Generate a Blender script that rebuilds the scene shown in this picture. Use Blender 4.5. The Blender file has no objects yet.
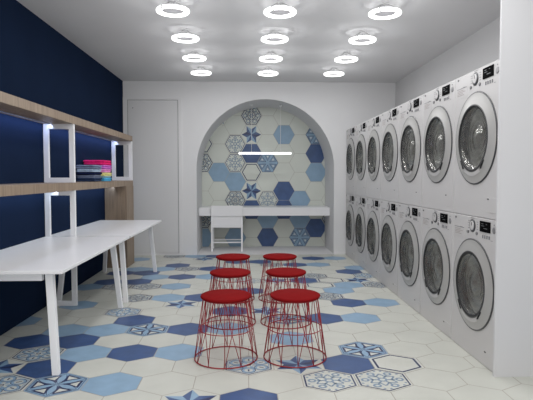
import bpy, bmesh, math, random
from mathutils import Vector, Matrix
random.seed(7)
PI = math.pi
SC = bpy.context.scene
COL = SC.collection

# ------------------------------------------------------------------ materials
def srgb(r, g, b):
    def f(c):
        c /= 255.0
        return c / 12.92 if c <= 0.04045 else ((c + 0.055) / 1.055) ** 2.4
    return (f(r), f(g), f(b), 1.0)

MATS = {}
def mat(name, rgb, rough=0.5, metal=0.0, noise=0.0, nscale=8.0, emit=0.0, ecol=None, bump=0.0, bscale=60.0,
        spec=0.5, coat=0.0, alpha=1.0, stretch=None):
    m = bpy.data.materials.new(name); m.use_nodes = True
    nt = m.node_tree; b = nt.nodes['Principled BSDF']
    c = srgb(*rgb)
    b.inputs['Base Color'].default_value = c
    b.inputs['Roughness'].default_value = rough
    b.inputs['Metallic'].default_value = metal
    b.inputs['Specular IOR Level'].default_value = spec
    b.inputs['Coat Weight'].default_value = coat
    b.inputs['Alpha'].default_value = alpha
    if emit:
        b.inputs['Emission Color'].default_value = srgb(*(ecol or rgb))
        b.inputs['Emission Strength'].default_value = emit
    if noise or bump:
        tc = nt.nodes.new('ShaderNodeTexCoord')
        mp = nt.nodes.new('ShaderNodeMapping')
        nt.links.new(tc.outputs['Object'], mp.inputs['Vector'])
        if stretch: mp.inputs['Scale'].default_value = stretch
    if noise:
        n = nt.nodes.new('ShaderNodeTexNoise'); n.inputs['Scale'].default_value = nscale
        n.inputs['Detail'].default_value = 5
        nt.links.new(mp.outputs['Vector'], n.inputs['Vector'])
        r = nt.nodes.new('ShaderNodeValToRGB')
        r.color_ramp.elements[0].position = 0.3; r.color_ramp.elements[1].position = 0.7
        r.color_ramp.elements[0].color = tuple(x * (1 - noise) for x in c[:3]) + (1,)
        r.color_ramp.elements[1].color = tuple(min(1, x * (1 + noise)) for x in c[:3]) + (1,)
        nt.links.new(n.outputs['Fac'], r.inputs['Fac'])
        nt.links.new(r.outputs['Color'], b.inputs['Base Color'])
    if bump:
        n2 = nt.nodes.new('ShaderNodeTexNoise'); n2.inputs['Scale'].default_value = bscale
        nt.links.new(mp.outputs['Vector'], n2.inputs['Vector'])
        bp = nt.nodes.new('ShaderNodeBump'); bp.inputs['Strength'].default_value = bump
        bp.inputs['Distance'].default_value = 0.002
        nt.links.new(n2.outputs['Fac'], bp.inputs['Height'])
        nt.links.new(bp.outputs['Normal'], b.inputs['Normal'])
    MATS[name] = m
    return m

mat('navy_wall', (22, 35, 58), 0.9, noise=0.06, nscale=3, bump=0.25, bscale=220, spec=0.04)
mat('white_wall', (224, 224, 225), 0.8, noise=0.015, nscale=2, spec=0.3)
mat('end_paint', (206, 206, 208), 0.8, spec=0.3)
mat('grey_wall', (200, 200, 201), 0.8, noise=0.015, nscale=2, spec=0.3)
mat('ceiling_paint', (216, 216, 217), 0.7, noise=0.015, nscale=1.5, spec=0.3)
mat('reveal_paint', (216, 216, 217), 0.8, spec=0.3)
mat('door_paint', (214, 214, 215), 0.6, spec=0.35)
mat('gap_grey', (150, 150, 152), 0.7)
mat('grout', (170, 164, 155), 0.8)
mat('tile_cream', (197, 198, 190), 0.42, noise=0.035, nscale=5)
mat('tile_light', (136, 165, 190), 0.42, noise=0.07, nscale=9)
mat('tile_dark', (58, 84, 130), 0.4, noise=0.14, nscale=9)
mat('tile_navy', (44, 54, 92), 0.42)
mat('tile_grey', (128, 148, 168), 0.42)
mat('tile_pale', (200, 210, 216), 0.42)
mat('wgrout', (170, 168, 160), 0.8)
mat('wtile_cream', (208, 212, 204), 0.35, noise=0.03, nscale=4)
mat('white_metal', (240, 240, 242), 0.38, spec=0.5)
mat('white_laminate', (232, 232, 234), 0.32, noise=0.01, nscale=3)
mat('washer_white', (194, 192, 192), 0.38, noise=0.01, nscale=2)
mat('washer_ring', (172, 171, 169), 0.38, metal=0.1)
mat('dark_trim', (78, 78, 80), 0.35, metal=0.4)
mat('rubber', (22, 22, 24), 0.5)
mat('steel', (215, 215, 210), 0.3, metal=0.4, noise=0.35, nscale=14)
mat('screen_black', (6, 6, 8), 0.9, spec=0.05)
mat('screen_text', (90, 92, 96), 0.4)
mat('print_grey', (120, 120, 124), 0.5)
mat('silver', (140, 140, 142), 0.4, metal=0.4)
mat('print_pink', (160, 152, 150), 0.5)
mat('red_paint', (122, 20, 22), 0.85, spec=0.04, noise=0.03, nscale=12)
mat('red_wire', (150, 28, 36), 0.4)
mat('lamp_glow', (255, 255, 255), 0.5, emit=0.95)
mat('bar_glow', (255, 255, 255), 0.5, emit=1.5)
mat('led_glow', (120, 125, 140), 0.5, emit=0.03)
mat('lamp_body', (150, 150, 152), 0.45)
mat('seam_grey', (70, 70, 72), 0.9, spec=0.05)
mat('plate_grey', (112, 112, 114), 0.9, spec=0.05)
mat('cable', (225, 225, 225), 0.5)

def oak(name, along):
    m = bpy.data.materials.new(name); m.use_nodes = True
    nt = m.node_tree; b = nt.nodes['Principled BSDF']
    tc = nt.nodes.new('ShaderNodeTexCoord'); mp = nt.nodes.new('ShaderNodeMapping')
    s = [22, 22, 22]; s[along] = 1.3
    mp.inputs['Scale'].default_value = s
    n = nt.nodes.new('ShaderNodeTexNoise'); n.inputs['Scale'].default_value = 1.6
    n.inputs['Detail'].default_value = 8; n.inputs['Roughness'].default_value = 0.65
    r = nt.nodes.new('ShaderNodeValToRGB')
    r.color_ramp.elements[0].position = 0.3; r.color_ramp.elements[1].position = 0.72
    r.color_ramp.elements[0].color = srgb(122, 104, 88); r.color_ramp.elements[1].color = srgb(160, 142, 122)
    nt.links.new(tc.outputs['Object'], mp.inputs['Vector']); nt.links.new(mp.outputs['Vector'], n.inputs['Vector'])
    nt.links.new(n.outputs['Fac'], r.inputs['Fac']); nt.links.new(r.outputs['Color'], b.inputs['Base Color'])
    b.inputs['Roughness'].default_value = 0.5
    MATS[name] = m
oak('oak_upright', 2)
oak('oak_shelf', 2)

def cloth(name, rgb, noise=0.15):
    mat(name, rgb, 0.95, noise=noise, nscale=45, bump=0.6, bscale=160, spec=0.1)

def glass_mat():
    m = bpy.data.materials.new('door_glass'); m.use_nodes = True
    nt = m.node_tree; b = nt.nodes['Principled BSDF']
    b.inputs['Base Color'].default_value = srgb(150, 150, 146)
    b.inputs['Roughness'].default_value = 0.12
    b.inputs['Metallic'].default_value = 0.55
    b.inputs['Alpha'].default_value = 0.5
    b.inputs['Coat Weight'].default_value = 0.6
    b.inputs['Coat Roughness'].default_value = 0.03
    MATS['door_glass'] = m
glass_mat()

# ------------------------------------------------------------------ mesh helpers
class MB:
    def __init__(s): s.v = []; s.f = []; s.m = []; s.names = []; s.sm = []
    def mi(s, name):
        if name not in s.names: s.names.append(name)
        return s.names.index(name)
    def face(s, pts, m, smooth=False):
        i = len(s.v); s.v += [tuple(p) for p in pts]
        s.f.append(list(range(i, i + len(pts)))); s.m.append(s.mi(m)); s.sm.append(smooth)
    def box(s, x0, x1, y0, y1, z0, z1, m):
        i = len(s.v)
        s.v += [(x0,y0,z0),(x1,y0,z0),(x1,y1,z0),(x0,y1,z0),(x0,y0,z1),(x1,y0,z1),(x1,y1,z1),(x0,y1,z1)]
        for f in [(0,3,2,1),(4,5,6,7),(0,1,5,4),(1,2,6,5),(2,3,7,6),(3,0,4,7)]:
            s.f.append([i + k for k in f]); s.m.append(s.mi(m)); s.sm.append(False)
    def tube(s, pts, r, m, n=8, closed=False, r2=None):
        pts = [Vector(p) for p in pts]; N = len(pts); base = len(s.v); prev = None
        for k, p in enumerate(pts):
            if closed: t = (pts[(k + 1) % N] - pts[k - 1]).normalized()
            else: t = (pts[min(k + 1, N - 1)] - pts[max(k - 1, 0)]).normalized()
            a = Vector((0, 0, 1)) if abs(t.z) < 0.9 else Vector((1, 0, 0))
            u = t.cross(a).normalized(); w = t.cross(u).normalized()
            rr = r if r2 is None else r + (r2 - r) * k / (N - 1)
            for q in range(n):
                an = 2 * PI * q / n
                s.v.append(tuple(p + (u * math.cos(an) + w * math.sin(an)) * rr))
        mi = s.mi(m)
        for k in range(N if closed else N - 1):
            k2 = (k + 1) % N
            for q in range(n):
                q2 = (q + 1) % n
                s.f.append([base + k*n + q, base + k*n + q2, base + k2*n + q2, base + k2*n + q]); s.m.append(mi); s.sm.append(True)
        if not closed:
            s.f.append([base + q for q in range(n)][::-1]); s.m.append(mi); s.sm.append(False)
            s.f.append([base + (N-1)*n + q for q in range(n)]); s.m.append(mi); s.sm.append(False)
    def beam(s, a, b, w, d, m, side=Vector((1, 0, 0))):     # square bar from a to b, ends cut level
        a = Vector(a); b = Vector(b); i = len(s.v)
        for p in (a, b):
            for sx, sy in ((-1,-1),(1,-1),(1,1),(-1,1)):
                s.v.append((p.x + sx*w/2, p.y + sy*d/2, p.z))
        for f in [(0,3,2,1),(4,5,6,7),(0,1,5,4),(1,2,6,5),(2,3,7,6),(3,0,4,7)]:
            s.f.append([i + k for k in f]); s.m.append(s.mi(m)); s.sm.append(False)
    def lathe(s, prof, center, axis, n=48, mats=None, m='white_metal', smooth=True, cap0=False, cap1=False):
        # prof = [(radius, along axis)], axis 'x','y','z'
        cx, cy, cz = center; base = len(s.v)
        for (r, h) in prof:
            for q in range(n):
                a = 2 * PI * q / n; c, d = r * math.cos(a), r * math.sin(a)
                if axis == 'z': s.v.append((cx + c, cy + d, cz + h))
                elif axis == 'x': s.v.append((cx + h, cy + c, cz + d))
                else: s.v.append((cx + c, cy + h, cz + d))
        for k in range(len(prof) - 1):
            mm = s.mi(mats[k] if mats else m)
            for q in range(n):
                q2 = (q + 1) % n
                s.f.append([base + k*n + q, base + k*n + q2, base + (k+1)*n + q2, base + (k+1)*n + q]); s.m.append(mm); s.sm.append(smooth)
        if cap0: s.f.append([base + q for q in range(n)]); s.m.append(s.mi(mats[0] if mats else m)); s.sm.append(False)
        if cap1: s.f.append([base + (len(prof)-1)*n + q for q in range(n)]); s.m.append(s.mi(mats[-1] if mats else m)); s.sm.append(False)
    def build(s, name, parent=None, loc=None, bevel=0.0, seg=2):
        me = bpy.data.meshes.new(name); me.from_pydata(s.v, [], s.f)
        for nm in s.names: me.materials.append(MATS[nm])
        me.polygons.foreach_set('material_index', s.m)
        me.polygons.foreach_set('use_smooth', s.sm)
        bm = bmesh.new(); bm.from_mesh(me)
        if bevel:
            bmesh.ops.bevel(bm, geom=list(bm.edges), offset=bevel, segments=seg, profile=0.5, affect='EDGES')
        bmesh.ops.recalc_face_normals(bm, faces=bm.faces)
        bm.to_mesh(me); bm.free(); me.update()
        o = bpy.data.objects.new(name, me); COL.objects.link(o)
        if loc: o.location = loc
        if parent: o.parent = parent
        return o

def tag(o, label=None, cat=None, group=None, kind=None):
    if label: o['label'] = label
    if cat: o['category'] = cat
    if group: o['group'] = group
    if kind: o['kind'] = kind
    return o
def thing(name, label, cat, loc=(0,0,0), rz=0, group=None):
    o = bpy.data.objects.new(name, None); COL.objects.link(o)
    o.empty_display_size = 0.1
    o.location = loc; o.rotation_euler = (0, 0, rz)
    return tag(o, label, cat, group)
def kids(o): return [c for c in COL.objects if c.parent == o]
def copy_tree(o, parent=None):
    c = o.copy(); COL.objects.link(c)
    if parent: c.parent = parent
    for ch in kids(o): copy_tree(ch, c)
    return c

# ------------------------------------------------------------------ dimensions
XL, XR = -1.900, 2.288            # navy wall, right wall
YC = 2.2                         # ceiling and side walls are built from here on
YB, YF = 7.87, 0.6              # back wall, front limit of what is built
ZC = 2.668
NY = 8.80                        # tiled back of the niche
AXL, AXR = -0.793, 1.339         # arch jambs
AC = (AXL + AXR) / 2; AR = (AXR - AXL) / 2
ASP = 2.405 - AR                 # springing height

# ------------------------------------------------------------------ tiles
def clip_poly(poly, clipper):    # both lists of 2-D points, clipper convex and counter-clockwise
    out = poly
    n = len(clipper)
    for i in range(n):
        a = clipper[i]; b = clipper[(i + 1) % n]
        def inside(p): return (b[0]-a[0])*(p[1]-a[1]) - (b[1]-a[1])*(p[0]-a[0]) >= -1e-9
        def cut(p, q):
            dp = (b[0]-a[0])*(p[1]-a[1]) - (b[1]-a[1])*(p[0]-a[0])
            dq = (b[0]-a[0])*(q[1]-a[1]) - (b[1]-a[1])*(q[0]-a[0])
            t = dp / (dp - dq); return (p[0] + (q[0]-p[0])*t, p[1] + (q[1]-p[1])*t)
        inp = out; out = []
        if not inp: return []
        for k in range(len(inp)):
            p = inp[k]; q = inp[(k + 1) % len(inp)]
            if inside(p):
                out.append(p)
                if not inside(q): out.append(cut(p, q))
            elif inside(q): out.append(cut(p, q))
    return out

def pol(r, deg): return (r * math.cos(math.radians(deg)), r * math.sin(math.radians(deg)))
def hexa(r): return [pol(r, 60 * k) for k in range(6)]
def rot(pts, deg):
    c, s = math.cos(math.radians(deg)), math.sin(math.radians(deg))
    return [(x*c - y*s, x*s + y*c) for x, y in pts]
def ringpolys(c, r0, r1, n=12, a0=0, a1=360):
    out = []
    for k in range(n):
        t0 = a0 + (a1 - a0) * k / n; t1 = a0 + (a1 - a0) * (k + 1) / n
        p = [pol(r0, t0), pol(r1, t0), pol(r1, t1), pol(r0, t1)]
        out.append([(c[0] + x, c[1] + y) for x, y in p])
    return out
def hexring(r0, r1):
    A, B = hexa(r0), hexa(r1)
    return [[A[k], B[k], B[(k+1) % 6], A[(k+1) % 6]] for k in range(6)]
def seg(p, q, w):
    dx, dy = q[0]-p[0], q[1]-p[1]; L = math.hypot(dx, dy); nx, ny = -dy/L*w/2, dx/L*w/2
    return [(p[0]-nx, p[1]-ny), (q[0]-nx, q[1]-ny), (q[0]+nx, q[1]+ny), (p[0]+nx, p[1]+ny)]
def disc(c, r, n=12): return [(c[0] + r*math.cos(2*PI*k/n), c[1] + r*math.sin(2*PI*k/n)) for k in range(n)]
def lens(a, r0, r1, w, n=5):
    pts = []
    for k in range(n + 1):
        t = k / n; pts.append((r0 + (r1-r0)*t, w*math.sin(PI*t)))
    for k in range(1, n):
        t = 1 - k / n; pts.append((r0 + (r1-r0)*t, -w*math.sin(PI*t)))
    return rot(pts, a)

def pattern(t, cream):
    """list of (layer, polygon, material) for a unit hexagon with corners at 0,60,..; layer 0 is the tile face"""
    L = []
    def add(l, m, *polys):
        for p in polys: L.append((l, p, m))
    H = hexa(0.985)
    if t == 'P': add(0, cream, H)
    elif t == 'D': add(0, 'tile_dark', H)
    elif t == 'L': add(0, 'tile_light', H)
    elif t == 'O':
        add(0, cream, H); add(1, 'tile_navy', *hexring(0.80, 0.89))
    elif t == 'S':
        add(0, cream, H); add(1, 'tile_navy', *hexring(0.87, 0.93))
        add(1, 'tile_grey', *ringpolys((0, 0), 0.09, 0.17, 10))
        for k in range(6):
            a = 60 * k + 30
            add(1, 'tile_grey', *ringpolys(pol(0.56, a), 0.07, 0.15, 8))
            add(1, 'tile_grey', seg(pol(0.17, a), pol(0.41, a), 0.07))
            add(1, 'tile_grey', seg(pol(0.30, a), pol(0.50, a - 30), 0.06), seg(pol(0.30, a), pol(0.50, a + 30), 0.06))
            add(1, 'tile_grey', disc(pol(0.74, a - 22), 0.05, 6), disc(pol(0.74, a + 22), 0.05, 6))
    elif t == 'F':
        add(0, cream, H); add(1, 'tile_navy', *hexring(0.86, 0.91))
        add(1, 'tile_light', *hexring(0.78, 0.82))
        for k in range(6):
            a = 60 * k
            add(1, 'tile_light', *ringpolys(pol(0.5, a), 0.15, 0.23, 10))
            add(1, 'tile_navy', *ringpolys(pol(0.5, a), 0.23, 0.255, 10))
            add(1, 'tile_light', lens(a + 30, 0.1, 0.42, 0.07))
            add(1, 'tile_navy', seg(pol(0.42, a), pol(0.6, a), 0.05))
        add(1, 'tile_navy', *ringpolys((0, 0), 0.05, 0.09, 8))
    elif t == 'C':
        add(0, 'tile_light', H); add(1, 'tile_navy', *hexring(0.90, 0.925))
        for k in range(6):
            a = 60 * k + 30
            tri = [pol(0.16, a), pol(0.80, a - 22), pol(0.74, a), pol(0.80, a + 22)]
            add(1, 'tile_navy', tri)
            add(2, cream, [pol(0.40, a), pol(0.70, a - 17), pol(0.66, a), pol(0.70, a + 17)])
            add(3, 'tile_navy', lens(60 * k, 0.02, 0.88, 0.145))
            add(4, 'tile_light', lens(60 * k, 0.04, 0.86, 0.115))
    elif t == 'K':
        add(0, 'tile_light', H); add(1, 'tile_navy', *hexring(0.94, 0.97))
        for k in range(6):
            a = 60 * k
            A, B = pol(0.20, a + 30), None
            tri = [pol(0.17, a + 30), pol(0.84, a + 9), pol(0.84, a + 51)]
            c = (sum(p[0] for p in tri)/3, sum(p[1] for p in tri)/3)
            def sc(f): return [(c[0] + (p[0]-c[0])*f, c[1] + (p[1]-c[1])*f) for p in tri]
            add(1, 'tile_navy', sc(1.0)); add(2, 'tile_light', sc(0.80)); add(3, 'tile_navy', sc(0.5)); add(4, 'tile_pale', sc(0.4))
    elif t == 'T':
        add(0, cream, H)
        for k in range(6):
            a = 60 * k
            add(1, 'tile_light' if k % 3 else 'tile_navy', [(0, 0), pol(0.50, a - 30), pol(0.90, a)])
            add(1, 'tile_dark', [(0, 0), pol(0.90, a), pol(0.50, a + 30)])
    elif t == 'M':
        add(0, cream, H); add(1, 'tile_navy', *hexring(0.86, 0.94))
        for k in range(6):
            a = 60 * k
            add(1, 'tile_grey', *ringpolys(pol(0.58, a), 0.12, 0.20, 8))
            add(1, 'tile_navy', *ringpolys(pol(0.46, a + 30), 0.13, 0.19, 8))
            add(1, 'tile_grey', disc(pol(0.46, a + 30), 0.07, 6))
            add(1, 'tile_navy', seg(pol(0.05, a), pol(0.40, a), 0.05))
            add(1, 'tile_navy', seg(pol(0.66, a + 12), pol(0.84, a + 28), 0.05))
        add(1, 'tile_grey', *ringpolys((0, 0), 0.12, 0.20, 8))
    return L

# floor lattice, corners point into the room's depth
FU, FV = 0.322, 0.2652
FX0, FY0 = -0.803, 3.508
FLOOR = {}
FLOORMAP = {'D': '0,0 -2,1 -3,1 -2,-1 -1,3 1,2 1,6 2,4 4,3 5,5 4,-1 2,-3 -2,9 0,10 -2,11 -3,11 -1,13 1,12 1,16 2,14 3,14 4,13 4,9 2,7 -3,9 6,11 5,15',
 'L': '-1,0 1,0 0,-2 -1,2 -2,2 -4,3 -3,5 0,6 2,2 3,1 5,3 6,5 0,8 -1,10 1,10 -3,15 -2,12 -1,12 0,16 -3,8 6,15 5,13 7,12 6,8 5,7',
 'F': '-2,0 -2,-2 -1,4 2,-1 7,10', 'C': '-1,-2 0,2 5,0 3,3', 'T': '-3,-1 1,-3 0,5 3,4 3,-1 0,15 3,9 6,9',
 'M': '-1,6 -1,8 0,12 -1,16 4,16 -2,8 3,13 5,10 7,8 5,6', 'O': '5,-1 5,9 5,8', 'S': '4,-2 5,-2 2,9'}
for _t, _c in FLOORMAP.items():
    for _p in _c.split():
        FLOOR[tuple(int(q) for q in _p.split(','))] = _t
def floor_tile(i, j): return (FX0 + FU * i + (FU / 2 if j % 2 else 0), FY0 + FV * j)
fb = MB()
fb.face([(XL - 0.02, YF, -0.001), (XR + 0.02, YF, -0.001), (XR + 0.02, YB + 0.01, -0.001), (XL - 0.02, YB + 0.01, -0.001)], 'grout')
rect = [(XL, YF), (XR, YF), (XR, YB), (XL, YB)]
FR = FU / math.sqrt(3)
fsy = FV / (1.5 * FR)
rnd = random.Random(3)
PAT = {}
for j in range(-20, 18):
    for i in range(-5, 12):
        cx, cy = floor_tile(i, j)
        if cx < XL - 0.2 or cx > XR + 0.2 or cy < YF - 0.2 or cy > YB + 0.2: continue
        t = FLOOR.get((i, j))
        if t is None:
            t = 'P' if j >= -3 else rnd.choice('PPPPPPDLLDSFTC')
        if t not in PAT: PAT[t] = pattern(t, 'tile_cream')
        for (l, p, m) in PAT[t]:
            q = [(cx + x * FR, cy + y * FR * fsy) for x, y in rot(p, 30)]
            q = clip_poly(q, rect)
            if len(q) > 2: fb.face([(x, y, 0.0004 * l) for x, y in q], m)
floor = tag(fb.build('floor'), 'patterned hexagonal tile floor in cream and blues', kind='structure')

# niche tiled back, corners point sideways
WR = 0.1870; WH = WR * math.sqrt(3)
WX0, WZ0 = 0.060, 2.262
WALLT = {(0,0):'M',(0,1):'T',(0,2):'D',(0,3):'O',(0,4):'T',(0,5):'D',
 (1,2):'K',(1,4):'S',(1,5):'L',(1,6):'D', (2,1):'L',(2,4):'D',(2,5):'D',
 (3,4):'L',(3,5):'L',(3,6):'K', (4,1):'K',(4,2):'D',(4,3):'L',(4,6):'D', (5,5):'M',
 (-1,1):'S',(-1,2):'S',(-1,3):'L',(-1,4):'M',(-1,6):'L', (-2,3):'L',(-2,0):'T',
 (-3,2):'M',(-3,1):'O',(-3,5):'M',(-3,6):'L'}
wb = MB()
arch2 = [(AXL, 0.0), (AXR, 0.0)] + [(AC + AR*math.cos(a), ASP + AR*math.sin(a)) for a in [PI*k/40 for k in range(41)]]
wb.face([(x, NY + 0.001, z) for x, z in arch2], 'wgrout')
WP = {}
for i in range(-5, 7):
    for j in range(-3, 10):
        cx = WX0 + 1.5 * WR * i; cz = WZ0 - WH * j - (WH / 2 if i % 2 else 0)
        t = WALLT.get((i, j), 'P')
        if t not in WP: WP[t] = pattern(t, 'wtile_cream')
        for (l, p, m) in WP[t]:
            q = clip_poly([(cx + x*WR, cz + y*WR) for x, y in p], arch2)
            if len(q) > 2: wb.face([(x, NY - 0.0006 * l, z) for x, z in q], m)
tag(wb.build('wall_niche'), 'hexagonal cream and blue tiles lining the back of the arched niche', kind='structure')

# ------------------------------------------------------------------ room shell
b = MB(); b.box(XL - 0.12, XL, YC, YB, 0, ZC, 'navy_wall')
tag(b.build('wall_left'), 'dark navy side wall', kind='structure')
b = MB()
b.box(XR, XR + 0.1, YC, YB, 0, ZC, 'grey_wall')
tag(b.build('wall_right'), 'pale grey wall behind the washers', kind='structure')
b = MB(); b.box(1.496, XR, 2.99, 3.008, 0, ZC, 'end_paint')
tag(b.build('wall_end'), 'white wall return closing the near end of the washer bank', kind='structure')
b = MB(); b.box(XL - 0.12, XR + 0.1, YC, NY + 0.1, ZC, ZC + 0.1, 'ceiling_paint')
tag(b.build('ceiling'), 'smooth pale grey ceiling', kind='structure')
b = MB()   # back wall with the arched opening and its deep reveal
b.face([(XL, YB, 0), (AXL, YB, 0), (AXL, YB, ASP), (XL, YB, ASP)], 'white_wall')
b.face([(AXR, YB, 0), (XR, YB, 0), (XR, YB, ASP), (AXR, YB, ASP)], 'white_wall')
b.face([(XL, YB, ASP), (AXL, YB, ASP), (AXL, YB, ZC), (XL, YB, ZC)], 'white_wall')
b.face([(AXR, YB, ASP), (XR, YB, ASP), (XR, YB, ZC), (AXR, YB, ZC)], 'white_wall')
N = 48
ap = [(AC - AR*math.cos(PI*k/N), ASP + AR*math.sin(PI*k/N)) for k in range(N + 1)]
for k in range(N):
    (x0, z0), (x1, z1) = ap[k], ap[k+1]
    b.face([(x0, YB, z0), (x1, YB, z1), (x1, YB, ZC), (x0, YB, ZC)], 'white_wall')
    b.face([(x0, YB, z0), (x1, YB, z1), (x1, NY, z1), (x0, NY, z0)], 'reveal_paint', True)
for x in (AXL, AXR): b.face([(x, YB, 0), (x, NY, 0), (x, NY, ASP), (x, YB, ASP)], 'reveal_paint')
b.build('wall_back')
tag(bpy.data.objects['wall_back'], 'white back wall with an arched opening', kind='structure')
b = MB(); b.box(AXL, AXR, YB, NY, -0.05, 0.001, 'reveal_paint')
tag(b.build('floor_niche'), 'plain grey floor inside the arched niche', kind='structure')
b = MB()
b.box(XL, AXL, YB - 0.012, YB, 0, 0.028, 'white_wall')
b.box(AXR, 1.515, YB - 0.012, YB, 0, 0.028, 'white_wall')
tag(b.build('baseboard_back'), 'low white baseboard on the back wall', kind='structure')
# door in the back wall
d = bpy.data.objects.new('door_1', None); COL.objects.link(d); d.location = (-1.45, YB, 0)
tag(d, 'flush white door in the back wall', kind='structure')
b = MB(); b.box(-0.375, 0.375, -0.016, -0.004, 0.03, 2.376, 'door_paint'); b.build('door_leaf', d, bevel=0.002)
b = MB()
b.box(-0.385, -0.375, -0.006, 0, 0.03, 2.386, 'gap_grey'); b.box(0.375, 0.383, -0.006, 0, 0.03, 2.386, 'gap_grey')
b.box(-0.375, 0.375, -0.006, 0, 2.376, 2.384, 'gap_grey'); b.build('door_gap', d)
b = MB()
b.box(-0.455, -0.385, -0.014, 0, 0.03, 2.42, 'white_wall'); b.box(0.385, 0.44, -0.014, 0, 0.03, 2.42, 'white_wall')
b.box(-0.385, 0.385, -0.014, 0, 2.386, 2.42, 'white_wall'); b.build('door_frame', d, bevel=0.002)
b = MB(); b.lathe([(0.008, 0), (0.008, -0.004)], (-0.30, -0.016, 2.26), 'y', 10, m='print_grey', cap1=True); b.build('peephole', d)

# ------------------------------------------------------------------ ring lamps
def ring_lamp():
    t = thing('ring_lamp', '', 'ceiling lamp')
    b = MB(); z = -0.080      # relative to the ceiling
    ro, ri, h = 0.138, 0.096, 0.024
    b.lathe([(ro - 0.004, h/2), (ro, h/2 - 0.006), (ro, -h/2 + 0.007), (ro - 0.007, -h/2), (ri + 0.007, -h/2), (ri, -h/2 + 0.007), (ri, h/2 - 0.006), (ri + 0.004, h/2)],
            (0, 0, z), 'z', 48, m='lamp_glow')
    b.build('ring_diffuser', t)
    b = MB(); b.lathe([(0.127, 0), (0.127, 0.005), (0.115, 0.005), (0.115, 0), (0.127, 0)], (0, 0, z + h/2), 'z', 48, m='white_metal'); b.build('ring_housing', t)
    b = MB(); b.lathe([(0.030, 0), (0.030, -0.003), (0.028, -0.004)], (0, 0, 0), 'z', 24, m='ceiling_paint', cap1=True); b.build('ceiling_rose', t)
    b = MB(); b.lathe([(0.088, z + 0.004), (0.090, z + 0.006), (0.088, z + 0.010)], (0, 0, 0), 'z', 40, m='plate_grey', cap0=True, cap1=True); b.build('glow_cover_plate', t)  # plate added to hide the bright ceiling pool seen through the ring
    for a in (80, 200, 320):
        c, s = math.cos(math.radians(a)), math.sin(math.radians(a))
        b = MB(); b.tube([(0.025*c, 0.025*s, -0.008), (0.12*c, 0.12*s, z + h/2 + 0.005)], 0.0025, 'lamp_body', 6); b.build('suspension_wire', t)
    a = math.radians(238)
    b = MB(); c, s = math.cos(a), math.sin(a)
    pts = [(ri - 0.001, h/2), (ri - 0.001, -h/2 - 0.001), (ro + 0.001, -h/2 - 0.001), (ro + 0.001, h/2)]
    b.tube([(c*r, s*r, z + zz) for r, zz in pts], 0.0036, 'seam_grey', 6); b.build('ring_joint', t)
    return t
rowsY = [4.298, 5.14, 5.99, 6.835]
rname = ['nearest row in view', 'second row from the front', 'third row from the front', 'back row nearest the arch']
cname = {0: 'on the side of the navy wall', 1: 'in the middle column above the stools', 2: 'on the side of the washers'}
proto = None
for r, y in enumerate(rowsY):
    for c, x in enumerate((-0.619, 0.269, 1.152)):
        if proto is None: proto = o = ring_lamp()
        else: o = copy_tree(proto)
        o.location = (x, y, ZC)
        tag(o, 'glowing white ring lamp %s, %s' % (cname[c], rname[r]), group='ring lamps under the ceiling')
for y in (3.45, 2.60):
    for x in (-0.619, 0.269, 1.152):
        o = copy_tree(proto); o.location = (x, y, ZC)
        tag(o, 'glowing white ring lamp on the ceiling before the first row in view', group='ring lamps nearer than the view')

# ------------------------------------------------------------------ shelves, frames, oak panel
SX0, SX1 = XL + 0.001, -1.615
for zb, zt, lab in ((1.708, 1.780, 'long oak wall shelf, the upper one, lit from beneath'), (1.090, 1.163, 'long oak wall shelf, the lower one, carrying folded clothes')):
    b = MB(); b.box(SX0, SX1, 2.2, 7.21, zb, zt, 'oak_shelf')
    tag(b.build('wall_shelf', bevel=0.002), lab, 'shelf', 'oak shelves on the navy wall')
for zb, y0, lab in ((1.708, 2.25, 'thin light strip tucked under the upper oak shelf'), (1.090, 2.25, 'thin light strip tucked under the lower oak shelf')):
    b = MB(); b.box(XL + 0.066, XL + 0.080, y0, 7.15, zb - 0.0068, zb - 0.0008, 'led_glow')
    tag(b.build('light_strip'), lab, 'light strip')
b = MB(); b.box(XL + 0.002, -1.61, 6.80, 7.21, 0.0, 1.0895, 'oak_upright')
tag(b.build('oak_cabinet', bevel=0.002), 'tall narrow oak cabinet end standing under the far end of the lower shelf', 'cabinet')

def wframe(x0, x1, z0, z1, y, lab, w=0.046, d=0.032):
    t = thing('rectangular_frame', lab, 'frame', ((x0 + x1)/2, y, z0), group='white frames holding the shelves')
    cx = (x0 + x1)/2; H = z1 - z0; a = (x1 - x0)/2
    for s in (-1, 1):
        b = MB(); b.box(s*a - (w if s > 0 else 0), s*a + (w if s < 0 else 0), -d/2, d/2, 0, H, 'white_metal'); b.build('upright', t, bevel=0.0015)
    for zz in (0, H - w):
        b = MB(); b.box(-a + w, a - w, -d/2, d/2, zz, zz + w, 'white_metal'); b.build('crossbar', t, bevel=0.0015)
    return t
wframe(XL + 0.003, -1.617, 1.1635, 1.7075, 4.82, 'white metal rectangular frame between the two shelves, in front of the folded clothes')
wframe(XL + 0.003, -1.617, 1.1635, 1.7075, 7.18, 'white metal rectangular frame between the shelves at their far end', w=0.05)
wframe(XL + 0.003, -1.617, 0.0005, 1.0895, 4.82, 'tall white metal frame from the floor to the lower shelf between the tables')

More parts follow.
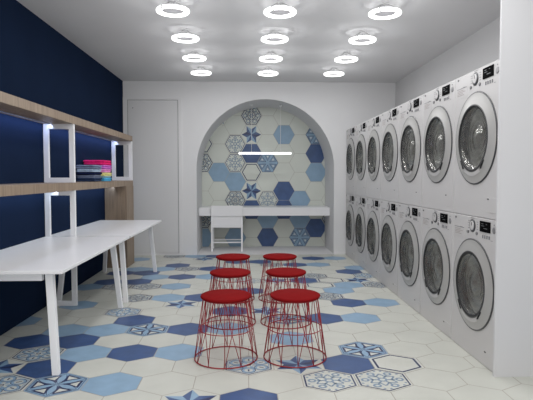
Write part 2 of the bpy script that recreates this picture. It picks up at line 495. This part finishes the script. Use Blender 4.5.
# ------------------------------------------------------------------ tables
def make_table(x0, x1, y0, y1, lab):
    cx, cy = (x0+x1)/2, (y0+y1)/2; a, l = (x1-x0)/2, (y1-y0)/2; H = 0.66
    t = thing('folding_table', lab, 'table', (cx, cy, 0), group='white tables along the navy wall')
    b = MB(); b.box(-a, a, -l, l, H - 0.022, H, 'white_laminate'); b.build('table_top', t, bevel=0.003)
    for sx in (-1, 1):
        for sy in (-1, 1):
            b = MB(); b.beam((sx*(a-0.072), sy*(l-0.075), 0.0005), (sx*(a-0.125), sy*(l-0.14), H - 0.023), 0.042, 0.042, 'white_metal')
            # tapering upward: wider where it meets the apron
            for k in range(4, 8):
                vx, vy, vz = b.v[k]; b.v[k] = (vx + sx*0.0 + (0.003 if (vx > sx*(a-0.125)) else -0.003), vy, vz)
            b.build('leg', t, bevel=0.003)
    for sy in (-1, 1):
        b = MB(); yy = sy*(l - 0.135); b.box(-a + 0.165, a - 0.165, yy - 0.018, yy + 0.018, H - 0.085, H - 0.023, 'white_metal'); b.build('apron', t, bevel=0.002)
    for sx in (-1, 1):
        b = MB(); xx = sx*(a - 0.16); b.box(xx - 0.012, xx + 0.012, -l + 0.185, l - 0.185, H - 0.062, H - 0.023, 'white_metal'); b.build('side_rail', t, bevel=0.002)
    return t
make_table(-1.897, -1.113, 3.055, 4.795, 'long white table nearest the camera, against the navy wall')
make_table(-1.897, -1.113, 4.845, 6.56, 'long white table farther back, beside the oak cabinet')

# ------------------------------------------------------------------ folded clothes
def garment(name, lab, cat, rgb, x0, x1, y0, y1, z0, h, layers, grp, seed):
    nm = 'cloth_%s_%d' % (name, seed); cloth(nm, rgb)
    rr = random.Random(seed); b = MB()
    nseg = 40; rows = []
    cx, cy = (x0+x1)/2, (y0+y1)/2; ax, ay = (x1-x0)/2, (y1-y0)/2
    nz = layers * 6
    ph = [rr.uniform(0, 6) for _ in range(4)]
    for k in range(nz + 1):
        t = k / nz; f = (t * layers) % 1.0 if k < nz else 1.0
        bulge = math.sqrt(max(0.0, 1 - (2*f - 1)**2)) if 0 < k < nz else 0
        inset = 0.016 * (1 - bulge)
        row = []
        for q in range(nseg):
            a = 2*PI*q/nseg; c, s = math.cos(a), math.sin(a)
            e = 0.30
            ux = math.copysign(abs(c)**e, c); uy = math.copysign(abs(s)**e, s)
            wob = 0.004 * math.sin(3*a + ph[0] + int(t*layers)*2) + 0.003 * math.sin(7*a + ph[1])
            sag = 0.0025 * math.sin(2*a + ph[2]) * t
            row.append((ux*(ax - inset + wob) , uy*(ay - inset + wob), h * t + (sag if 0 < k < nz else 0)))
        rows.append(row)
    for row in rows: b.v += row
    mi = b.mi(nm)
    for k in range(nz):
        for q in range(nseg):
            q2 = (q+1) % nseg
            b.f.append([k*nseg+q, k*nseg+q2, (k+1)*nseg+q2, (k+1)*nseg+q]); b.m.append(mi); b.sm.append(True)
    b.f.append(list(range(nseg))[::-1]); b.m.append(mi); b.sm.append(False)
    b.f.append([nz*nseg + q for q in range(nseg)]); b.m.append(mi); b.sm.append(False)
    o = b.build(name, loc=(cx, cy, z0)); tag(o, lab, cat, grp); return o
G = 'folded clothes on the lower shelf'
z = 1.1632
for k, (nm, rgb, h, lab, cat, lay) in enumerate([
    ('folded_jeans', (50, 64, 92), 0.040, 'dark navy folded jeans at the bottom of the near denim stack', 'jeans', 2),
    ('folded_jeans', (124, 134, 156), 0.034, 'faded grey-blue folded jeans, second from the bottom of the near stack', 'jeans', 2),
    ('folded_jeans', (24, 32, 62), 0.030, 'very dark indigo folded jeans in the middle of the near stack', 'jeans', 1),
    ('folded_jeans', (190, 208, 226), 0.034, 'pale light-blue folded jeans, second from the top of the near stack', 'jeans', 2),
    ('folded_jeans', (122, 134, 158), 0.044, 'grey denim folded jeans on top of the near stack', 'jeans', 2)]):
    j = (k % 2) * 0.008
    garment(nm, lab, cat, rgb, -1.875 + j, -1.645 - j*1.2, 5.56 + j, 5.835, z, h - 0.0004, lay, G, 30 + k); z += h
z = 1.1632
for k, (nm, rgb, h, lab, cat, lay) in enumerate([
    ('folded_shirt', (90, 178, 222), 0.042, 'bright blue folded shirt at the bottom of the far colourful stack', 'shirt', 2),
    ('folded_shirt', (150, 180, 190), 0.020, 'pale blue-green folded shirt above the bright blue one', 'shirt', 1),
    ('folded_shirt', (226, 220, 150), 0.040, 'pale yellow folded shirt in the middle of the far stack', 'shirt', 2),
    ('folded_shirt', (226, 150, 205), 0.042, 'light pink folded shirt above the yellow one', 'shirt', 2),
    ('folded_shirt', (200, 112, 198), 0.044, 'purple folded shirt just beneath the hot pink one', 'shirt', 2),
    ('folded_shirt', (226, 40, 112), 0.056, 'hot pink folded shirt topping the far stack', 'shirt', 2)]):
    j = (k % 2) * 0.006
    garment(nm, lab, cat, rgb, -1.888 + j, -1.622 - j, 5.86, 6.17 - j, z, h - 0.0004, lay, G, 50 + k); z += h
# ------------------------------------------------------------------ washers
WW = 0.687; WHT = 0.982
def make_washer(cut=0.0):
    t = thing('washing_machine', '', 'washing machine')
    hw = WW/2 - 0.0015; zc = 0.523; HR = 0.235; Hh = WHT - 0.002
    b = MB()   # body: front panel with a round hole, sides, top, bottom, back
    n = 64; inner = []; outer = []
    x0 = 0.004; sd = hw - 0.004; z0b, z1b = cut + 0.004, Hh - 0.004
    for q in range(n):
        a = 2*PI*q/n; c, s = math.cos(a), math.sin(a)
        inner.append((0, HR*c, zc + HR*s))
        k = min(sd/abs(c) if abs(c) > 1e-6 else 1e9, ((z1b - zc) if s > 0 else (zc - z0b))/abs(s) if abs(s) > 1e-6 else 1e9)
        outer.append((0, k*c, zc + k*s))
    for q in range(n):
        q2 = (q+1) % n
        pts = [inner[q], outer[q], outer[q2], inner[q2]]
        # keep panel corners
        for (cyy, czz) in ((sd, z1b), (-sd, z1b), (-sd, z0b), (sd, z0b)):
            a0, a1 = math.atan2(outer[q][2]-zc, outer[q][1]), math.atan2(outer[q2][2]-zc, outer[q2][1])
            ac = math.atan2(czz - zc, cyy)
            if a1 < a0: a1 += 2*PI
            if a0 < ac < a1 or a0 < ac + 2*PI < a1:
                pts = [inner[q], outer[q], (0, cyy, czz), outer[q2], inner[q2]]
        b.face(pts, 'washer_white')
        b.face([inner[q], inner[q2], (0.05,) + inner[q2][1:], (0.05,) + inner[q][1:]], 'rubber')
    A = [(0, -sd, z0b), (0, sd, z0b), (0, sd, z1b), (0, -sd, z1b)]
    B = [(x0, -hw, cut), (x0, hw, cut), (x0, hw, Hh), (x0, -hw, Hh)]
    Cc = [(0.70, -hw, cut), (0.70, hw, cut), (0.70, hw, Hh), (0.70, -hw, Hh)]
    for k in range(4):
        k2 = (k+1) % 4
        b.face([A[k], A[k2], B[k2], B[k]], 'washer_white'); b.face([B[k], B[k2], Cc[k2], Cc[k]], 'washer_white')
    b.face(Cc, 'washer_white')
    b.build('body', t)
    c = (0, 0, zc)
    # door: dark edge, broad pale sloped ring, dark rim
    b = MB()
    b.lathe([(0.309, -0.0005), (0.309, -0.005), (0.303, -0.0075), (0.300, -0.007), (0.262, -0.016), (0.225, -0.022), (0.219, -0.024), (0.207, -0.023), (0.203, -0.014), (0.203, 0.03)], c, 'x', 64,
            mats=['dark_trim', 'dark_trim', 'dark_trim', 'washer_ring', 'washer_ring', 'dark_trim', 'rubber', 'rubber', 'rubber'])
    door = b.build('door', t)
    b = MB()
    prof = [(0.203, -0.014), (0.196, -0.010), (0.186, 0.004), (0.172, -0.004), (0.156, 0.014), (0.142, 0.002), (0.124, 0.022), (0.110, 0.008), (0.092, 0.026), (0.076, 0.012), (0.05, 0.006), (0.025, 0.000), (0.001, -0.002)]
    b.lathe(prof, c, 'x', 56, m='door_glass'); b.build('glass', door)
    b = MB()   # handle recess below the glass, its bright highlight painted as a pale arc
    for k in range(-7, 7):
        a0, a1 = math.radians(270 + k*4), math.radians(270 + (k+1)*4)
        P = []
        for (r, a) in ((0.228, a0), (0.252, a0), (0.252, a1), (0.228, a1)):
            xx = -0.0225 + (r - 0.225) * 0.17 - 0.002
            P.append((xx, r*math.cos(a), zc + r*math.sin(a)))
        b.face(P, 'washer_white', True)
    b.build('grip_highlight', door)
    for s in (-1, 1):
        b = MB()
        a = math.radians(270 + s*36)
        pts = [(-0.023, r*math.cos(math.radians(270 + s*g)), zc + r*math.sin(math.radians(270 + s*g))) for r, g in ((0.226, 50), (0.229, 44), (0.233, 37), (0.240, 33))]
        b.tube(pts, 0.006, 'rubber', 6); b.build('latch_bracket', door)
    b = MB()   # drum behind the glass
    b.lathe([(0.225, 0.052), (0.23, 0.08), (0.23, 0.34), (0.20, 0.355), (0.12, 0.345), (0.10, 0.36), (0.001, 0.35)], c, 'x', 48, m='steel')
    for k in range(3):
        a = math.radians(90 + 120*k)
        p = lambda r, da, x: (x, r*math.cos(a+da), zc + r*math.sin(a+da))
        b.face([p(0.23, -0.15, 0.09), p(0.175, 0, 0.11), p(0.175, 0, 0.33), p(0.23, -0.15, 0.34)], 'steel', True)
        b.face([p(0.23, 0.15, 0.09), p(0.175, 0, 0.11), p(0.175, 0, 0.33), p(0.23, 0.15, 0.34)], 'steel', True)
    b.build('drum', t)
    # control area; s grows to the photo's right = -y
    def plate(s0, s1, z0, z1, m, name, parent, x=-0.0025, bev=0.0):
        b = MB(); b.box(x, 0.0, -s1, -s0, z0, z1, m); return b.build(name, parent, bevel=bev)
    disp = plate(0.098, 0.240, 0.893, 0.962, 'screen_black', 'display', t, -0.005, 0.001)
    b = MB()
    for (s0, s1, zz) in ((0.125, 0.150, 0.945), (0.125, 0.162, 0.932), (0.155, 0.205, 0.917), (0.185, 0.200, 0.945)):
        b.box(-0.0058, -0.0045, -s1, -s0, zz - 0.002, zz + 0.002, 'screen_text')
    b.build('readout', disp)
    b = MB(); dc = (0, 0.015, 0.919)
    b.lathe([(0.045, 0), (0.045, -0.002), (0.034, -0.003), (0.032, -0.004), (0.030, -0.007), (0.026, -0.008)], dc, 'x', 32,
            mats=['dark_trim', 'dark_trim', 'dark_trim', 'silver', 'washer_white'], cap1=True)
    dial = b.build('dial', t)
    b = MB(); b.box(-0.0095, -0.0075, 0.012, 0.018, 0.92, 0.943, 'dark_trim'); b.build('pointer', dial)
    b = MB(); b.lathe([(0.021, 0), (0.021, -0.002), (0.016, -0.003)], (0, -0.286, 0.916), 'x', 24, mats=['dark_trim', 'silver'], cap1=True)
    b.build('start_button', t)
    b = MB(); b.lathe([(0.005, 0), (0.005, -0.0015)], (0, -0.286, 0.950), 'x', 8, m='print_grey', cap1=True); b.build('indicator_light', t)
    plate(-0.299, -0.283, 0.950, 0.963, 'dark_trim', 'badge', t)
    dr = plate(-0.310, -0.145, 0.824, 0.900, 'washer_white', 'detergent_drawer', t, -0.0012)
    b = MB(); b.box(-0.002, -0.001, 0.148, 0.307, 0.889, 0.893, 'print_grey')
    for zz, a0, a1 in ((0.877, 0.20, 0.30), (0.866, 0.17, 0.30), (0.855, 0.21, 0.30), (0.844, 0.19, 0.30)):
        b.box(-0.0018, -0.001, a0, a1, zz - 0.0022, zz + 0.0022, 'print_pink')
    b.box(-0.0018, -0.001, 0.17, 0.21, 0.8935, 0.8965, 'print_grey')
    b.build('printed_lines', dr)
    for k in range(4):
        s0 = 0.134 + k*0.029; plate(s0, s0 + 0.009, 0.852, 0.874, 'print_grey', 'option_button', t, -0.004, 0.001)
    for s0 in (-0.088, 0.046):
        b = MB(); b.lathe([(0.0115, 0), (0.0115, -0.005), (0.009, -0.007)], (0, -s0 - 0.005, 0.873), 'x', 16, mats=['dark_trim', 'silver'], cap1=True); b.build('round_button', t)
    b = MB()
    for s0 in (-0.085, 0.045):
        for k in range(4): b.box(-0.0012, 0.0, -s0 - 0.022, -s0, 0.899 + k*0.016, 0.902 + k*0.016, 'print_grey')
    b.box(-0.0012, 0, -0.02, 0.04, 0.970, 0.973, 'print_grey')
    b.box(-0.0012, 0, -0.268, -0.245, 0.846, 0.849, 'print_grey')
    b.build('programme_marks', t)
    flt = plate(0.19, 0.335, 0.040, 0.135, 'washer_white', 'filter_flap', t, -0.002, 0.0008)
    plate(0.190, 0.212, 0.121, 0.129, 'dark_trim', 'flap_catch', flt, -0.0035)
    return t
ordn = ['nearest', 'second', 'third', 'fourth', 'fifth', 'sixth', 'farthest']
for row in (1, 0):
    proto = None
    for k in range(7):
        if proto is None:
            proto = o = make_washer(0.0 if row else 0.0295)
            if not row:
                for ch in kids(o): ch.location.z -= 0.029      # the lower machines stand on a lower plinth
        else: o = copy_tree(proto)
        gap = 0.006 if k > 3 else 0.0
        o.location = (1.52, 3.360 + WW*k + gap, 0.9535 if row else 0.0)
        tag(o, ('%s of the front-loading washers in the %s row' % (ordn[k], 'upper' if row else 'lower')) if k in (0, 6) else
            '%s front-loading washer from the camera in the %s row' % (ordn[k], 'upper' if row else 'lower'), group='front-loading washers stacked two high')

# ------------------------------------------------------------------ stools
def make_stool():
    t = thing('wire_stool', '', 'stool'); n = 12
    zt, rt, rb = 0.410, 0.152, 0.211
    b = MB(); b.lathe([(0.001, zt), (0.160, zt), (0.167, zt + 0.004), (0.170, zt + 0.010), (0.168, zt + 0.018), (0.160, zt + 0.022), (0.001, zt + 0.0225)], (0, 0, 0), 'z', 48, m='red_paint')
    b.build('seat', t)
    def ring(r, z, w, name):
        b = MB(); b.tube([(r*math.cos(2*PI*k/48), r*math.sin(2*PI*k/48), z) for k in range(48)], w, 'red_wire', 8, closed=True); b.build(name, t)
    ring(rb, 0.0045, 0.0040, 'base_ring'); ring(0.182, 0.205, 0.0030, 'middle_ring'); ring(rt, zt - 0.004, 0.0035, 'top_ring')
    def P(r, a, z): return (r*math.cos(a), r*math.sin(a), z)
    for k in range(n):
        a = 2*PI*k/n - PI/2
        b = MB(); b.tube([P(rb, a, 0.005), P(rt, a, zt)], 0.0029, 'red_wire', 6); b.build('upright_wire', t)
        s = 1 if k % 2 == 0 else -1
        b = MB(); b.tube([P(rb - 0.003, a, 0.005), P(0.179, a + s*PI/n, 0.205), P(rt - 0.003, a + s*2*PI/n, zt)], 0.0026, 'red_wire', 6); b.build('diagonal_wire', t)
    return t
proto = None
for r, (y, lr) in enumerate(((3.385, 'front'), (4.21, 'middle'), (5.03, 'back'))):
    for x, side in ((-0.150, 'left, nearer the tables'), (0.316, 'right, nearer the washers')):
        if proto is None: proto = o = make_stool()
        else: o = copy_tree(proto)
        o.location = (x, y, 0.0005); 
        tag(o, 'red wire stool of the %s pair, on the %s' % (lr, side), group='red wire stools in two rows')

# ------------------------------------------------------------------ niche: desk, chair, pendant
t = thing('wall_desk', 'long thick white desk spanning the arched niche', 'desk', (AC, 8.5, 0))
b = MB(); w = AR - 0.003
b.box(-w, w, -0.25, 0.295, 0.685, 0.712, 'white_laminate'); b.build('desk_top', t, bevel=0.002)
b = MB(); b.box(-w, w, -0.25, -0.225, 0.578, 0.6845, 'white_laminate'); b.build('front_panel', t)
b = MB(); b.box(-w, w, 0.265, 0.295, 0.578, 0.6845, 'white_laminate'); b.build('rear_rail', t)
t = thing('chair', 'small white chair tucked under the desk in the niche, its back to the camera', 'chair', (-0.343, 8.3, 0.0015))
b = MB(); b.box(-0.255, 0.255, -0.105, -0.082, 0.572, 0.745, 'white_laminate'); b.build('backrest', t, bevel=0.004)
b = MB(); b.box(-0.228, 0.228, -0.092, -0.078, 0.388, 0.571, 'white_laminate'); b.build('back_panel', t, bevel=0.003)
b = MB(); b.box(-0.228, 0.228, -0.077, 0.28, 0.40, 0.425, 'white_laminate'); b.build('seat', t, bevel=0.003)
for sx in (-1, 1):
    for y0, zt in ((-0.093, 0.571), (0.262, 0.40)):
        b = MB(); b.beam((sx*0.242, y0, 0), (sx*0.242, y0, zt), 0.026, 0.026, 'white_metal'); b.build('leg', t, bevel=0.002)
for y0 in (-0.093, 0.262):
    b = MB(); b.box(-0.228, 0.228, y0 - 0.008, y0 + 0.008, 0.14, 0.158, 'white_metal'); b.build('stretcher', t, bevel=0.001)

t = thing('pendant_lamp', 'thin glowing horizontal pendant lamp hanging in the arched niche', 'ceiling lamp', (0.277, 8.25, 1.593))
b = MB(); b.box(-0.425, 0.425, -0.018, 0.018, -0.016, 0.012, 'bar_glow'); b.build('light_bar', t, bevel=0.003)
b = MB(); b.box(-0.425, 0.425, -0.012, 0.012, 0.0125, 0.02, 'white_metal'); b.build('bar_housing', t)
for dx in (-0.219, 0.25):
    X = 0.277 + dx; top = ASP + math.sqrt(AR*AR - (X - AC)**2) - 0.004
    b = MB(); b.tube([(dx, 0, 0.02), (dx, 0, top - 1.593)], 0.0035, 'cable', 6); b.build('suspension_cable', t)
    b = MB(); b.lathe([(0.02, 0), (0.02, -0.02)], (dx, 0, top - 1.593 - 0.004), 'z', 16, m='white_metal', cap1=True); b.build('ceiling_cup', t)

# ------------------------------------------------------------------ light
RING_W = 1.5; DOWN_W = 2.1
def area(name, loc, sx, sy, power, rot=(0, 0, 0), col=(1, 1, 1)):
    l = bpy.data.lights.new(name, 'AREA'); l.shape = 'RECTANGLE'; l.size = sx; l.size_y = sy
    l.energy = power; l.color = col
    o = bpy.data.objects.new(name, l); COL.objects.link(o); o.location = loc; o.rotation_euler = rot
    return o
area('upper_strip_light', (XL + 0.075, 4.7, 1.700), 0.03, 4.9, 9.0, (0, math.radians(38), 0), (0.5, 0.62, 1.0))
area('lower_strip_light', (XL + 0.12, 4.7, 1.080), 0.03, 4.9, 4.0, (0, math.radians(52), 0), (0.66, 0.8, 1.0))
for y in rowsY + [3.45, 2.60]:
    for x in (-0.619, 0.269, 1.152):
        l = bpy.data.lights.new('ring_light', 'POINT'); l.shadow_soft_size = 0.06; l.energy = RING_W
        o = bpy.data.objects.new('ring_light', l); COL.objects.link(o); o.location = (x, y, ZC - 0.20)
        l = bpy.data.lights.new('ring_downlight', 'AREA'); l.shape = 'DISK'; l.size = 0.26; l.energy = DOWN_W
        o = bpy.data.objects.new('ring_downlight', l); COL.objects.link(o); o.location = (x, y, ZC - 0.10)
w = bpy.data.worlds.new('World'); SC.world = w; w.use_nodes = True
w.node_tree.nodes['Background'].inputs[0].default_value = (1.0, 0.99, 0.975, 1)
w.node_tree.nodes['Background'].inputs[1].default_value = 0.80

# ------------------------------------------------------------------ camera
f = 508.0; vpx, vpy = 248.0, 176.0
pit = math.atan((200 - vpy)/f); yaw = math.atan((266.5 - vpx)/math.hypot(f, 200 - vpy))
cam = bpy.data.cameras.new('Camera'); cam.sensor_width = 36; cam.lens = f*36/533; cam.clip_start = 0.05
co = bpy.data.objects.new('Camera', cam); COL.objects.link(co)
co.location = (0, 0, 1.225); co.rotation_euler = (PI/2 - pit, 0, -yaw)
SC.camera = co
SC.view_settings.view_transform = 'Standard'; SC.view_settings.look = 'None'
SC.view_settings.gamma = 1; SC.view_settings.use_curve_mapping = False
SC.view_settings.exposure = 0.48
